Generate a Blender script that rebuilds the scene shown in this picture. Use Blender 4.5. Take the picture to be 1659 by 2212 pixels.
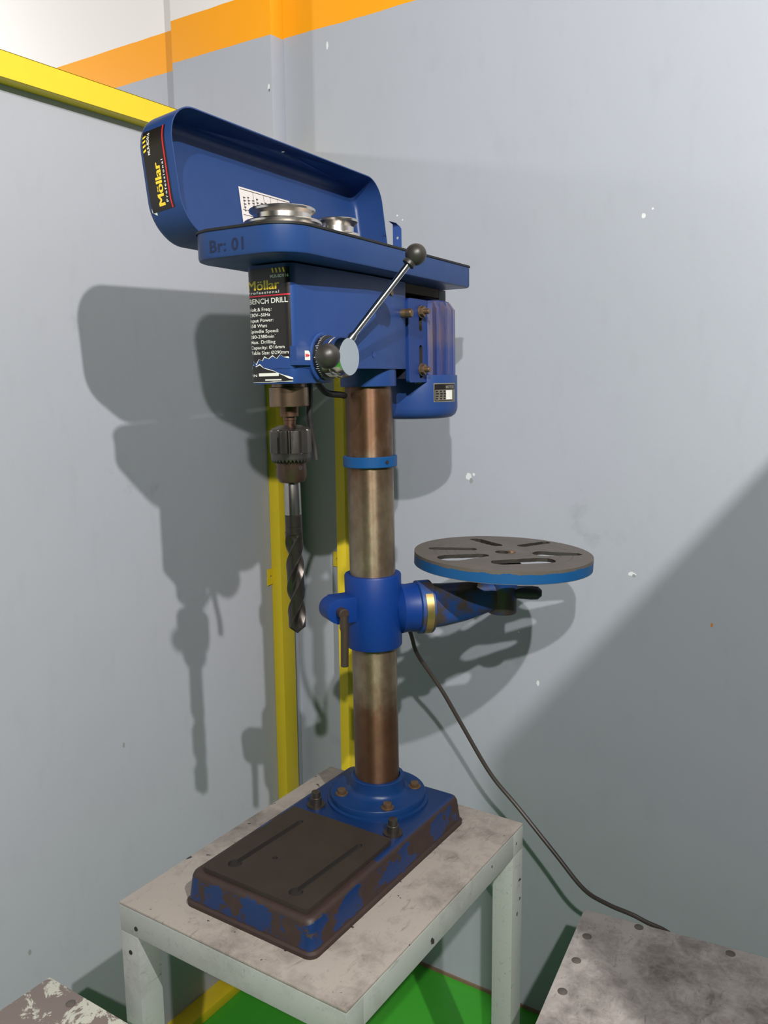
import bpy, bmesh, math, random
from mathutils import Matrix, Vector
from mathutils.geometry import delaunay_2d_cdt
PI = math.pi
sc = bpy.context.scene
C = sc.collection
for o in list(bpy.data.objects):
    bpy.data.objects.remove(o)
random.seed(7)
H = 0.62                     # height of the drill's bench; coordinates below are taken from its top

# ------------------------------------------------------------------ camera
CX, CY, CZ = 0.73456, -1.08888, 0.73439
YAW, PIT, ROL, FPX = 0.57955, 0.155755, -0.010612, 1839.69
fw = Vector((-math.sin(YAW) * math.cos(PIT), math.cos(YAW) * math.cos(PIT), -math.sin(PIT)))
rt = Vector((math.cos(YAW), math.sin(YAW), 0))
up = rt.cross(fw)
r2 = rt * math.cos(ROL) + up * math.sin(ROL)
u2 = -rt * math.sin(ROL) + up * math.cos(ROL)
cd = bpy.data.cameras.new('camera')
cam = bpy.data.objects.new('camera', cd)
C.objects.link(cam)
cd.sensor_fit = 'HORIZONTAL'
cd.sensor_width = 36.0
cd.lens = FPX * 36.0 / 1659.0
cd.clip_start = 0.02
mw = Matrix((r2, u2, -fw)).transposed().to_4x4()
mw.translation = (CX, CY, CZ + H)
cam.matrix_world = mw
sc.camera = cam

# ------------------------------------------------------------------ world and lamps
wd = bpy.data.worlds.new('world')
sc.world = wd
wd.use_nodes = True
wd.node_tree.nodes['Background'].inputs[0].default_value = (0.80, 0.90, 1.0, 1)
wd.node_tree.nodes['Background'].inputs[1].default_value = 0.014

def lamp(name, loc, power, radius, col):
    ld = bpy.data.lights.new(name, 'POINT')
    ld.energy = power
    ld.shadow_soft_size = radius
    ld.color = col
    o = bpy.data.objects.new(name, ld)
    C.objects.link(o)
    o.location = (loc[0], loc[1], loc[2] + H)
    return o
lamp('hanging_bulb', (1.437, -1.058, 1.783), 180, 0.015, (1.0, 0.965, 0.93))
lamp('hanging_bulb', (1.458, -2.218, 1.941), 235, 0.022, (1.0, 0.965, 0.93))
lamp('neighbour_bulb', (-2.0, -0.33, 1.544), 42, 0.045, (1.0, 0.98, 0.96))

vs = sc.view_settings
vs.view_transform = 'Standard'
vs.look = 'None'
vs.gamma = 1.0
vs.use_curve_mapping = False
vs.exposure = 0.0

# ------------------------------------------------------------------ materials
def srgb(r, g, b):
    f = lambda c: (c / 255 / 12.92) if c / 255 <= 0.04045 else ((c / 255 + 0.055) / 1.055) ** 2.4
    return (f(r), f(g), f(b), 1)

class N:
    """small helper that writes node trees"""
    def __init__(s, name, rough=0.5, metal=0.0, spec=0.5):
        s.m = bpy.data.materials.new(name)
        s.m.use_nodes = True
        s.t = s.m.node_tree
        s.b = s.t.nodes['Principled BSDF']
        s.b.inputs['Roughness'].default_value = rough
        s.b.inputs['Metallic'].default_value = metal
        s.b.inputs['Specular IOR Level'].default_value = spec
        s.tc = s.t.nodes.new('ShaderNodeTexCoord')
    def link(s, a, b):
        s.t.links.new(a, b)
    def co(s, scale=(1, 1, 1), loc=(0, 0, 0)):
        n = s.t.nodes.new('ShaderNodeMapping')
        s.link(s.tc.outputs['Object'], n.inputs['Vector'])
        n.inputs['Scale'].default_value = scale
        n.inputs['Location'].default_value = loc
        return n.outputs[0]
    def noise(s, scale, detail=4, rough=0.55, vec=None, stretch=(1, 1, 1), loc=(0, 0, 0), dist=0.0):
        n = s.t.nodes.new('ShaderNodeTexNoise')
        s.link(vec or s.co(stretch, loc), n.inputs['Vector'])
        n.inputs['Scale'].default_value = scale
        n.inputs['Detail'].default_value = detail
        n.inputs['Roughness'].default_value = rough
        n.inputs['Distortion'].default_value = dist
        return n.outputs['Fac']
    def ramp(s, fac, lo, hi, inv=False):
        n = s.t.nodes.new('ShaderNodeMapRange')
        s.link(fac, n.inputs['Value'])
        n.inputs['From Min'].default_value = lo
        n.inputs['From Max'].default_value = hi
        n.inputs['To Min'].default_value = 1.0 if inv else 0.0
        n.inputs['To Max'].default_value = 0.0 if inv else 1.0
        return n.outputs[0]
    def mix(s, fac, a, b):
        n = s.t.nodes.new('ShaderNodeMix')
        n.data_type = 'RGBA'
        if isinstance(fac, (int, float)): n.inputs[0].default_value = fac
        else: s.link(fac, n.inputs[0])
        for k, x in ((6, a), (7, b)):
            if isinstance(x, tuple): n.inputs[k].default_value = x
            else: s.link(x, n.inputs[k])
        return n.outputs[2]
    def math(s, op, a, b=None, c=None):
        n = s.t.nodes.new('ShaderNodeMath')
        n.operation = op
        for k, x in enumerate((a, b, c)):
            if x is None: continue
            if isinstance(x, (int, float)): n.inputs[k].default_value = x
            else: s.link(x, n.inputs[k])
        return n.outputs[0]
    def xyz(s, vec=None):
        n = s.t.nodes.new('ShaderNodeSeparateXYZ')
        s.link(vec or s.tc.outputs['Object'], n.inputs[0])
        return n.outputs
    def color(s, c):
        if isinstance(c, tuple): s.b.inputs['Base Color'].default_value = c
        else: s.link(c, s.b.inputs['Base Color'])
        return s
    def rough(s, r):
        s.link(r, s.b.inputs['Roughness'])
        return s
    def metal(s, r):
        s.link(r, s.b.inputs['Metallic'])
        return s
    def bump(s, h, strength=0.2, dist=0.001):
        n = s.t.nodes.new('ShaderNodeBump')
        s.link(h, n.inputs['Height'])
        n.inputs['Strength'].default_value = strength
        n.inputs['Distance'].default_value = dist
        s.link(n.outputs[0], s.b.inputs['Normal'])
        return s

def flat(name, col, rough=0.5, metal=0.0, spec=0.5):
    return N(name, rough, metal, spec).color(col).m

WALL_GREY = (0.385, 0.408, 0.462, 1)
WALL_ORANGE = (0.87, 0.345, 0.008, 1)
WALL_WHITE = (0.735, 0.715, 0.695, 1)

def wall_material(name, bands, chips, grey, axis):
    k = N(name, 0.55, 0, 0.35)
    p = k.xyz()
    n1 = k.noise(2.2, 4, 0.6)
    n2 = k.noise(30, 3, 0.6, stretch=(1, 1, 0.35))
    c = k.mix(k.math('MULTIPLY', n1, 0.55), grey, tuple(x * 0.84 for x in grey[:3]) + (1,))
    c = k.mix(k.math('MULTIPLY', k.ramp(n2, 0.55, 0.75), 0.20), c, tuple(x * 0.78 for x in grey[:3]) + (1,))
    scuff = k.ramp(k.noise(5.0, 5, 0.7, loc=(3, 2, 1)), 0.66, 0.74)
    c = k.mix(k.math('MULTIPLY', scuff, 0.35), c, tuple(x * 0.6 for x in grey[:3]) + (1,))
    if bands:
        z = p[2]
        wob = k.math('MULTIPLY', k.math('SUBTRACT', k.noise(14, 2), 0.5), 0.004)
        zz = k.math('ADD', z, wob)
        c = k.mix(k.math('GREATER_THAN', zz, bands[0]), c, WALL_ORANGE)
        c = k.mix(k.math('GREATER_THAN', zz, bands[1]), c, WALL_WHITE)
    if chips:
        warp = k.math('MULTIPLY', k.math('SUBTRACT', k.noise(160, 2), 0.5), 1.5)
        for (a, z0, r, asp, colr) in chips:
            dx = k.math('DIVIDE', k.math('SUBTRACT', p[axis], a), r)
            dz = k.math('DIVIDE', k.math('SUBTRACT', p[2], z0), r * asp)
            d = k.math('SQRT', k.math('ADD', k.math('MULTIPLY', dx, dx), k.math('MULTIPLY', dz, dz)))
            d = k.math('ADD', d, warp)
            c = k.mix(k.math('LESS_THAN', d, 1.0), c, colr)
    k.color(c)
    k.bump(k.noise(70, 5, 0.65), 0.12, 0.002)
    return k.m

def blue_paint(name, col, rough=0.33, rust=0.0):
    k = N(name, rough, 0, 0.28)
    n = k.noise(45, 4, 0.6)
    c = k.mix(k.math('MULTIPLY', n, 0.45), col, tuple(x * 0.72 for x in col[:3]) + (1,))
    if rust > 0:
        r = k.ramp(k.noise(38, 5, 0.68), 0.70 - rust, 0.75 - rust)
        c = k.mix(r, c, srgb(66, 47, 38))
        k.rough(k.math('ADD', rough, k.math('MULTIPLY', r, 0.35)))
    else:
        k.rough(k.math('ADD', rough - 0.05, k.math('MULTIPLY', n, 0.16)))
    k.color(c)
    k.bump(k.noise(220, 3), 0.05, 0.0006)
    return k.m

M = {}
BLUE = (0.018, 0.052, 0.190, 1)
M['blue'] = blue_paint('blue_enamel', BLUE, 0.36)
M['blue_sheet'] = blue_paint('blue_sheet_enamel', (0.016, 0.048, 0.165, 1), 0.34)
M['blue_cast'] = blue_paint('blue_cast_paint', (0.003, 0.032, 0.185, 1), 0.42)
M['blue_bright'] = blue_paint('blue_bright_paint', (0.004, 0.062, 0.200, 1), 0.45, 0.02)

k = N('dusty_blue_paint', 0.6)
n = k.ramp(k.noise(26, 4, 0.6, stretch=(1, 1, 0.25)), 0.42, 0.66)
k.color(k.mix(k.math('MULTIPLY', n, 0.75), (0.018, 0.036, 0.15, 1), srgb(104, 86, 78)))
M['dusty_blue'] = k.m

k = N('rusty_bracket_paint', 0.5)
n = k.ramp(k.noise(24, 4, 0.6), 0.44, 0.58)
k.color(k.mix(n, (0.006, 0.05, 0.22, 1), srgb(60, 52, 47)))
M['bracket'] = k.m

# worn base casting
k = N('worn_base_paint', 0.5)
p = k.xyz()
edge = k.ramp(p[2], 0.012, 0.002)
n = k.noise(17, 7, 0.72, loc=(2.37, 0.6, 0.9))
top = k.ramp(p[2], 0.0475, 0.0495)
# the front half and the rims are worn through, the rear top keeps its paint
wear_side = k.ramp(k.math('ADD', n, k.math('MULTIPLY', edge, 0.30)), 0.515, 0.525)
rim = k.ramp(p[2], 0.038, 0.049)
wear_side = k.math('MAXIMUM', wear_side, k.ramp(k.math('ADD', n, k.math('MULTIPLY', rim, 0.26)), 0.60, 0.61))
wear_top = k.ramp(k.math('ADD', k.noise(13, 5, 0.65), k.ramp(p[1], -0.05, -0.34)), 0.86, 0.92)
wear = k.math('ADD', k.math('MULTIPLY', wear_side, k.math('SUBTRACT', 1.0, top)), k.math('MULTIPLY', wear_top, top))
rustc = k.mix(k.noise(60, 4), srgb(38, 28, 26), srgb(58, 40, 33))
paint = k.mix(k.noise(30, 3), (0.004, 0.024, 0.100, 1), (0.004, 0.019, 0.075, 1))
k.color(k.mix(wear, paint, rustc))
k.rough(k.math('ADD', 0.34, k.math('MULTIPLY', wear, 0.22)))
k.bump(k.math('ADD', k.noise(90, 4), k.math('MULTIPLY', wear, -0.6)), 0.25, 0.0012)
M['base'] = k.m

k = N('bare_cast_iron', 0.5, 0.35, 0.4)
c = k.mix(k.noise(20, 5, 0.6), srgb(50, 43, 38), srgb(66, 57, 50))
k.color(c)
k.bump(k.noise(160, 3), 0.12, 0.0008)
M['pad'] = k.m

k = N('table_iron', 0.5, 0.30, 0.4)
c = k.mix(k.noise(22, 5, 0.6), srgb(86, 79, 72), srgb(112, 104, 96))
p = k.xyz()
dx = k.math('SUBTRACT', p[0], 0.1478)
dy = k.math('SUBTRACT', p[1], 0.162)
rr = k.math('SQRT', k.math('ADD', k.math('MULTIPLY', dx, dx), k.math('MULTIPLY', dy, dy)))
for r0 in (0.046, 0.078, 0.093, 0.112):
    g = k.math('LESS_THAN', k.math('ABSOLUTE', k.math('SUBTRACT', rr, r0)), 0.0006)
    c = k.mix(k.math('MULTIPLY', g, 0.6), c, srgb(45, 40, 36))
# the skirt of the disc keeps its blue paint, chipped along the top edge
zz = k.math('ADD', p[2], k.math('ADD', k.math('MULTIPLY', dx, 0.0234), k.math('MULTIPLY', dy, 0.0192)))
lim = k.math('ADD', 0.4462, k.math('MULTIPLY', k.math('SUBTRACT', k.noise(42, 4, 0.7), 0.5), 0.0085))
side = k.math('MULTIPLY', k.math('LESS_THAN', zz, lim), k.math('GREATER_THAN', rr, 0.1435))
side = k.math('MULTIPLY', side, k.math('GREATER_THAN', zz, 0.4312))
k.color(k.mix(side, c, (0.004, 0.068, 0.205, 1)))
k.metal(k.math('MULTIPLY', k.math('SUBTRACT', 1.0, side), 0.3))
k.bump(k.noise(160, 3), 0.10, 0.0006)
M['disc'] = k.m

k = N('rusty_steel_column', 0.30, 0.74, 0.5)
n1 = k.noise(9, 5, 0.62, stretch=(1, 1, 0.8), loc=(0, 0, 0.13))
p = k.xyz()
hgt = k.math('ADD', k.ramp(p[2], 0.50, 0.70), k.ramp(p[2], 0.27, 0.17))
r = k.ramp(k.math('ADD', n1, k.math('MULTIPLY', hgt, 0.30)), 0.47, 0.72)
fine = k.noise(85, 5, 0.7, stretch=(1, 1, 0.5))
steel = k.mix(fine, srgb(116, 104, 86), srgb(156, 143, 120))
rust = k.mix(k.noise(40, 4, 0.7), srgb(78, 55, 41), srgb(114, 84, 62))
k.color(k.mix(r, steel, rust))
k.rough(k.math('ADD', 0.30, k.math('ADD', k.math('MULTIPLY', r, 0.08), k.math('MULTIPLY', fine, 0.14))))
k.bump(fine, 0.16, 0.0006)
k.b.inputs['Anisotropic'].default_value = 0.8
k.b.inputs['Anisotropic Rotation'].default_value = 0.25
tg = k.t.nodes.new('ShaderNodeTangent')
tg.direction_type = 'RADIAL'
tg.axis = 'Z'
k.link(tg.outputs[0], k.b.inputs['Tangent'])
M['column'] = k.m

def metal(name, col, rough, var=0.15, met=1.0, scale=60):
    k = N(name, rough, met, 0.5)
    n = k.noise(scale, 4, 0.6)
    k.color(k.mix(n, col, tuple(x * 0.68 for x in col[:3]) + (1,)))
    k.rough(k.math('ADD', rough - var / 2, k.math('MULTIPLY', n, var)))
    return k.m
M['chrome'] = metal('polished_steel', (0.80, 0.79, 0.76, 1), 0.16, 0.08)
M['alu'] = metal('turned_aluminium', (0.84, 0.80, 0.74, 1), 0.24, 0.12)
M['grey_cap'] = flat('grey_hub_cap', srgb(152, 162, 172), 0.4, 0.3)
M['bronze'] = metal('stained_quill_steel', srgb(134, 113, 92), 0.30, 0.12, 0.9)
M['rust_steel'] = metal('rusty_spindle_steel', srgb(112, 84, 68), 0.38, 0.2, 0.85)
M['chuck'] = metal('dark_chuck_steel', srgb(84, 80, 77), 0.38, 0.2, 0.75)
M['chuck_low'] = metal('brown_chuck_nose_steel', srgb(92, 72, 63), 0.36, 0.2, 0.75)
M['hss'] = metal('oiled_drill_steel', srgb(72, 67, 63), 0.33, 0.15, 0.8)
M['shank'] = metal('bright_shank_steel', srgb(176, 172, 166), 0.24, 0.12, 1.0)
M['bolt'] = metal('rusty_bolt_steel', srgb(132, 108, 84), 0.45, 0.2, 0.75)
M['dark_bolt'] = metal('dark_bolt_steel', srgb(92, 86, 80), 0.42, 0.2, 0.8)
M['worn_bolt'] = metal('worn_bolt_steel', srgb(120, 112, 106), 0.5, 0.2, 0.5)
M['brass'] = metal('brass_scale', srgb(190, 164, 104), 0.38, 0.25, 0.9, 90)
M['black'] = flat('black_bakelite', srgb(44, 41, 38), 0.42)
M['rubber'] = flat('black_rubber', srgb(22, 21, 20), 0.55)
M['cord'] = flat('dark_brown_cable', srgb(58, 51, 47), 0.5)
M['dark'] = flat('dark_recess_paint', srgb(34, 30, 28), 0.7)
M['lbl_black'] = flat('label_black', srgb(24, 21, 20), 0.38)
M['lbl_yellow'] = flat('label_yellow', srgb(236, 200, 52), 0.45)
M['lbl_white'] = flat('label_white', srgb(214, 214, 206), 0.5)
M['lbl_red'] = flat('label_red', srgb(190, 34, 52), 0.45)
M['ink'] = flat('marker_ink', srgb(16, 26, 58), 0.55)
M['paper'] = flat('paper_white', srgb(205, 200, 196), 0.6)
M['paper_ink'] = flat('paper_ink', srgb(70, 66, 66), 0.6)
M['plate'] = flat('nameplate_metal', srgb(150, 145, 130), 0.4, 0.5)

k = N('yellow_frame_paint', 0.42)
n = k.noise(40, 4, 0.6)
c = k.mix(k.math('MULTIPLY', n, 0.4), (0.74, 0.565, 0.020, 1), (0.62, 0.46, 0.018, 1))
c = k.mix(k.ramp(k.noise(60, 5, 0.7, stretch=(1, 1, 0.3)), 0.72, 0.76), c, srgb(120, 100, 30))
k.color(c)
M['yellow'] = k.m

def bench_paint(name, light, dark, amt, chips=True):
    k = N(name, 0.5, 0.0, 0.4)
    n = k.noise(7, 6, 0.65)
    n2 = k.noise(34, 5, 0.75, dist=0.6)
    f = k.ramp(k.math('ADD', n, k.math('MULTIPLY', n2, 0.5)), 0.85 - amt, 1.15 - amt)
    c = k.mix(f, light, dark)
    scr = k.ramp(k.noise(95, 3, 0.7, stretch=(1, 0.25, 1), dist=1.2), 0.60, 0.72)
    c = k.mix(k.math('MULTIPLY', scr, 0.45), c, tuple(x * 0.62 for x in dark[:3]) + (1,))
    spk = k.ramp(k.noise(210, 2, 0.5), 0.70, 0.76)
    c = k.mix(k.math('MULTIPLY', spk, 0.5), c, tuple(x * 0.5 for x in dark[:3]) + (1,))
    if chips:
        c = k.mix(k.ramp(k.noise(48, 3, 0.5, loc=(5, 1, 2)), 0.715, 0.725), c, srgb(50, 46, 48))
    k.color(c)
    k.bump(n2, 0.10, 0.0008)
    return k.m
M['bench_top'] = bench_paint('worn_grey_bench_top', srgb(154, 146, 138), srgb(100, 93, 88), 0.14)
M['bench_leg'] = bench_paint('grey_bench_paint', srgb(156, 160, 156), srgb(132, 134, 130), 0.10)
M['bench_top2'] = bench_paint('scratched_bench_top', srgb(178, 171, 166), srgb(100, 92, 89), 0.16, False)

k = N('flaking_bench_top', 0.55)
n = k.ramp(k.noise(17, 6, 0.75, dist=0.5), 0.505, 0.535)
k.color(k.mix(n, srgb(126, 114, 108), srgb(196, 196, 182)))
M['bench_top3'] = k.m

k = N('green_floor_paint', 0.42)
c = k.mix(k.noise(9, 5, 0.65), (0.050, 0.360, 0.026, 1), (0.034, 0.280, 0.018, 1))
k.color(c)
M['floor'] = k.m

# ------------------------------------------------------------------ mesh helpers
class MB:
    def __init__(s):
        s.v, s.f, s.mi = [], [], []
    def add(s, verts, faces, mat=0, mtx=None):
        o = len(s.v)
        for x in verts:
            x = Vector(x)
            s.v.append(mtx @ x if mtx else x)
        for f in faces:
            s.f.append([o + i for i in f])
            s.mi.append(mat)
        return s
    def box(s, x0, x1, y0, y1, z0, z1, mat=0, mtx=None):
        V = [(x0, y0, z0), (x1, y0, z0), (x1, y1, z0), (x0, y1, z0), (x0, y0, z1), (x1, y0, z1), (x1, y1, z1), (x0, y1, z1)]
        F = [(0, 3, 2, 1), (4, 5, 6, 7), (0, 1, 5, 4), (1, 2, 6, 5), (2, 3, 7, 6), (3, 0, 4, 7)]
        return s.add(V, F, mat, mtx)
    def lathe(s, prof, n=40, mat=0, mtx=None, closed=False):
        """prof: list of (r, z); ends are capped unless the profile is a closed loop"""
        V, F = [], []
        for (r, z) in prof:
            for i in range(n):
                a = 2 * PI * i / n
                V.append((r * math.cos(a), r * math.sin(a), z))
        m = len(prof)
        for j in range(m if closed else m - 1):
            j2 = (j + 1) % m
            for i in range(n):
                i2 = (i + 1) % n
                F.append((j * n + i, j * n + i2, j2 * n + i2, j2 * n + i))
        if not closed:
            F.append(tuple(range(n))[::-1])
            F.append(tuple((m - 1) * n + i for i in range(n)))
        return s.add(V, F, mat, mtx)
    def rings(s, R, mat=0, mtx=None, cap=True):
        n = len(R[0])
        V = [x for r in R for x in r]
        F = []
        for j in range(len(R) - 1):
            for i in range(n):
                i2 = (i + 1) % n
                F.append((j * n + i, j * n + i2, (j + 1) * n + i2, (j + 1) * n + i))
        if cap:
            F.append(tuple(range(n))[::-1])
            F.append(tuple((len(R) - 1) * n + i for i in range(n)))
        return s.add(V, F, mat, mtx)
    def tube(s, pts, rad, n=12, mat=0, mtx=None):
        pts = [Vector(p) for p in pts]
        R = []
        ref = Vector((0, 0, 1))
        t0 = (pts[1] - pts[0]).normalized()
        if abs(t0.dot(ref)) > 0.9: ref = Vector((1, 0, 0))
        a = t0.cross(ref).normalized()
        for i, p in enumerate(pts):
            t = (pts[min(i + 1, len(pts) - 1)] - pts[max(i - 1, 0)]).normalized()
            a = (a - t * a.dot(t)).normalized()
            b = t.cross(a)
            r = rad[i] if isinstance(rad, (list, tuple)) else rad
            R.append([p + (a * math.cos(2 * PI * k / n) + b * math.sin(2 * PI * k / n)) * r for k in range(n)])
        return s.rings(R, mat, mtx)
    def plate(s, outer, holes, z0, z1, mat=0, mtx=None, hole_mat=None):
        """flat plate with holes in the xy plane"""
        pts = [Vector(p) for p in outer]
        faces = [list(range(len(outer)))]
        for h in holes:
            o = len(pts)
            pts += [Vector(p) for p in h]
            faces.append([o + i for i in range(len(h))])
        ed = [(f[i], f[(i + 1) % len(f)]) for f in faces for i in range(len(f))]
        vo, eo, fo, *_ = delaunay_2d_cdt(pts, ed, [], 0, 1e-6)
        def inside(p, poly):
            c = False
            for i in range(len(poly)):
                x1, y1 = poly[i][0], poly[i][1]
                x2, y2 = poly[i - 1][0], poly[i - 1][1]
                if (y1 > p[1]) != (y2 > p[1]) and p[0] < (x2 - x1) * (p[1] - y1) / (y2 - y1) + x1: c = not c
            return c
        tri = []
        for f in fo:
            c = sum((vo[i] for i in f), Vector((0, 0))) / len(f)
            if inside(c, outer) and not any(inside(c, h) for h in holes): tri.append(f)
        n = len(vo)
        V = [(p[0], p[1], z1) for p in vo] + [(p[0], p[1], z0) for p in vo]
        F, S = [], []
        cnt = {}
        for f in tri:
            a = sum((vo[f[i]][0] * vo[f[(i + 1) % 3]][1] - vo[f[(i + 1) % 3]][0] * vo[f[i]][1]) for i in range(3))
            f = list(f) if a > 0 else list(f)[::-1]
            F.append(f)
            F.append([i + n for i in f][::-1])
            for i in range(3):
                e = (f[i], f[(i + 1) % 3])
                cnt[e] = 1
        for (a, b) in cnt:
            if (b, a) not in cnt: S.append((a, a + n, b + n, b)[::-1])
        s.add(V, F, mat, mtx)
        if hole_mat is None: return s.add(V, S, mat, mtx)
        no = len(outer)
        return s.add(V, [f for f in S if max(i % n for i in f) < no], mat, mtx).add(V, [f for f in S if max(i % n for i in f) >= no], hole_mat, mtx)
    def mesh(s, name, mats, origin=(0, 0, 0), bevel=0, seg=2, angle=0.6, flip=True):
        og = Vector(origin)
        me = bpy.data.meshes.new(name)
        me.from_pydata([tuple(v - og) for v in s.v], [], s.f)
        for m in mats: me.materials.append(m)
        for p, i in zip(me.polygons, s.mi): p.material_index = i
        bm = bmesh.new()
        bm.from_mesh(me)
        bmesh.ops.remove_doubles(bm, verts=bm.verts, dist=1e-7)
        if flip: bmesh.ops.recalc_face_normals(bm, faces=bm.faces)
        if bevel:
            es = [e for e in bm.edges if len(e.link_faces) == 2 and e.calc_face_angle() > 0.5]
            bmesh.ops.bevel(bm, geom=es, offset=bevel, segments=seg, profile=0.6, affect='EDGES', clamp_overlap=True)
        for f in bm.faces: f.smooth = True
        for e in bm.edges:
            e.smooth = not (len(e.link_faces) == 2 and e.calc_face_angle() > angle)
        bm.to_mesh(me)
        bm.free()
        return me
    def build(s, name, mats, parent=None, bevel=0, seg=2, angle=0.6, flip=True):
        if not isinstance(mats, (list, tuple)): mats = [mats]
        mats = [M[m] if isinstance(m, str) else m for m in mats]
        og = ORG.get(root_of(parent), Vector((0, 0, -H))) if parent else Vector((0, 0, -H))
        return link(name, s.mesh(name, mats, og, bevel, seg, angle, flip), parent)

ORG = {}
def root_of(o):
    while o.parent: o = o.parent
    return o.name
def link(name, me, parent=None, mtx=None):
    o = bpy.data.objects.new(name, me)
    C.objects.link(o)
    o.parent = parent
    if mtx: o.matrix_local = mtx
    return o
def thing(name, label, cat, loc, group=None):
    o = bpy.data.objects.new(name, None)
    C.objects.link(o)
    o.location = (loc[0], loc[1], loc[2] + H)
    o.empty_display_size = 0.05
    ORG[o.name] = Vector(loc)
    o['label'] = label
    o['category'] = cat
    if group: o['group'] = group
    return o
def struct(o):
    o['kind'] = 'structure'
    return o

def rrect(x0, x1, y0, y1, r, n=8):
    """counter-clockwise rounded rectangle, r = radii at (x0,y0),(x1,y0),(x1,y1),(x0,y1)"""
    if not isinstance(r, (list, tuple)): r = [r] * 4
    cs = [(x0 + r[0], y0 + r[0], PI, r[0]), (x1 - r[1], y0 + r[1], 1.5 * PI, r[1]), (x1 - r[2], y1 - r[2], 0, r[2]), (x0 + r[3], y1 - r[3], 0.5 * PI, r[3])]
    P = []
    for (cx, cy, a0, rr) in cs:
        for i in range(n + 1):
            a = a0 + 0.5 * PI * i / n
            P.append((cx + rr * math.cos(a), cy + rr * math.sin(a)))
    return P
def capsule(a, b, ra, rb=None, n=8):
    rb = ra if rb is None else rb
    a, b = Vector(a), Vector(b)
    t = math.atan2((b - a).y, (b - a).x)
    P = [(b.x + rb * math.cos(t - PI / 2 + PI * i / n), b.y + rb * math.sin(t - PI / 2 + PI * i / n)) for i in range(n + 1)]
    P += [(a.x + ra * math.cos(t + PI / 2 + PI * i / n), a.y + ra * math.sin(t + PI / 2 + PI * i / n)) for i in range(n + 1)]
    return P
def circle(cx, cy, r, n=24):
    return [(cx + r * math.cos(2 * PI * i / n), cy + r * math.sin(2 * PI * i / n)) for i in range(n)]

_dg = None
def text2d(body, x0, y0, width, height, bold=0.0, space=1.0):
    """triangles of a line of lettering, lower left at x0, y0"""
    cu = bpy.data.curves.new('lettering', 'FONT')
    cu.body = body
    cu.offset = bold
    cu.space_character = space
    cu.resolution_u = 3
    o = bpy.data.objects.new('lettering', cu)
    C.objects.link(o)
    bpy.context.view_layer.update()
    dg = bpy.context.evaluated_depsgraph_get()
    me = o.evaluated_get(dg).to_mesh()
    V = [(v.co.x, v.co.y) for v in me.vertices]
    F = [tuple(p.vertices) for p in me.polygons]
    o.evaluated_get(dg).to_mesh_clear()
    bpy.data.objects.remove(o)
    bpy.data.curves.remove(cu)
    xs = [v[0] for v in V]
    mx, Mx = min(xs), max(xs)
    sx = width / (Mx - mx)
    sy = height / 0.70
    return [(x0 + (x - mx) * sx, y0 + y * sy) for x, y in V], F

def grid2d(x0, x1, y0, y1, nx=1, ny=1):
    V = [(x0 + (x1 - x0) * i / nx, y0 + (y1 - y0) * j / ny) for j in range(ny + 1) for i in range(nx + 1)]
    F = [(j * (nx + 1) + i, j * (nx + 1) + i + 1, (j + 1) * (nx + 1) + i + 1, (j + 1) * (nx + 1) + i) for j in range(ny) for i in range(nx)]
    return V, F
def fill2d(poly):
    return list(poly), [tuple(range(len(poly)))]

# ------------------------------------------------------------------ the room
YW, XP = 0.4618, -0.532
Wt = (0.66, 0.68, 0.70, 1)
Dk = (0.28, 0.28, 0.28, 1)
def A(x, z, r, asp=1.0, c=Wt): return (x, z + H, r, asp, c)
wchips = [A(-0.072, 0.533, .0065, 1.2), A(-0.066, 0.525, .004, 1.3, Dk), A(-0.060, 0.538, .003, 1.0), A(0.088, 0.121, .0034, 1.7), A(0.271, 0.369, .007, .6), A(0.275, 0.366, .003, 1, Dk),
          A(0.269, 1.011, .0035, 1.1), A(0.285, 1.021, .0018, 1), A(-0.240, 1.066, .0022, .8), A(-0.227, 1.056, .0016, 1), A(0.044, 0.221, .002, 1),
          A(0.417, 0.293, .002, 2.2, (0.55, 0.2, 0.03, 1)), A(-0.411, 1.428, .0028, 2.4)]
b0, b1 = 1.4655 + H, 1.556 + H
m_back = wall_material('painted_back_wall', (b0, b1), wchips, WALL_GREY, 0)
pchips = [A(-0.5385, 1.358, .0030, 2.0), A(-0.5375, 1.352, .0022, 1.4, (0.16, 0.15, 0.15, 1))]
m_pillar = wall_material('painted_pillar', (b0 - .003, b1 - .003), pchips, WALL_GREY, 0)
m_part = wall_material('painted_partition', None, [A(-0.0732, 0.0449, .0028, 1.6, Dk), A(-0.2996, -0.2516, .0035, 1.4, Dk)], (0.405, 0.418, 0.468, 1), 1)

PF = 0.4198                  # front of the pillar
wb = struct(MB().box(-3.6, 2.6, YW, YW + 0.12, -H, 2.4).build('wall_back', m_back))
struct(MB().box(-0.8285, -0.5287, PF, YW, -H, 2.4).build('wall_pillar', m_pillar, bevel=0.003))
struct(MB().box(XP - 0.025, XP, -2.6, PF, -H, 1.193).build('wall_left', m_part))
struct(MB().box(0.95, 0.98, -0.55, YW, -H, 1.1655).build('shadow_panel_right', m_part))  # unseen partition panel, added out of view to cast the back wall's diagonal shadow
struct(MB().box(-3.6, 3.0, -3.4, YW, -H - 0.05, -H).build('floor', 'floor'))
struct(MB().box(-0.49, 1.0, YW - 0.004, YW, -H, -H + 0.007).build('baseboard_back', flat('dirty_floor_edge', srgb(120, 100, 78), 0.8)))

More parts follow.
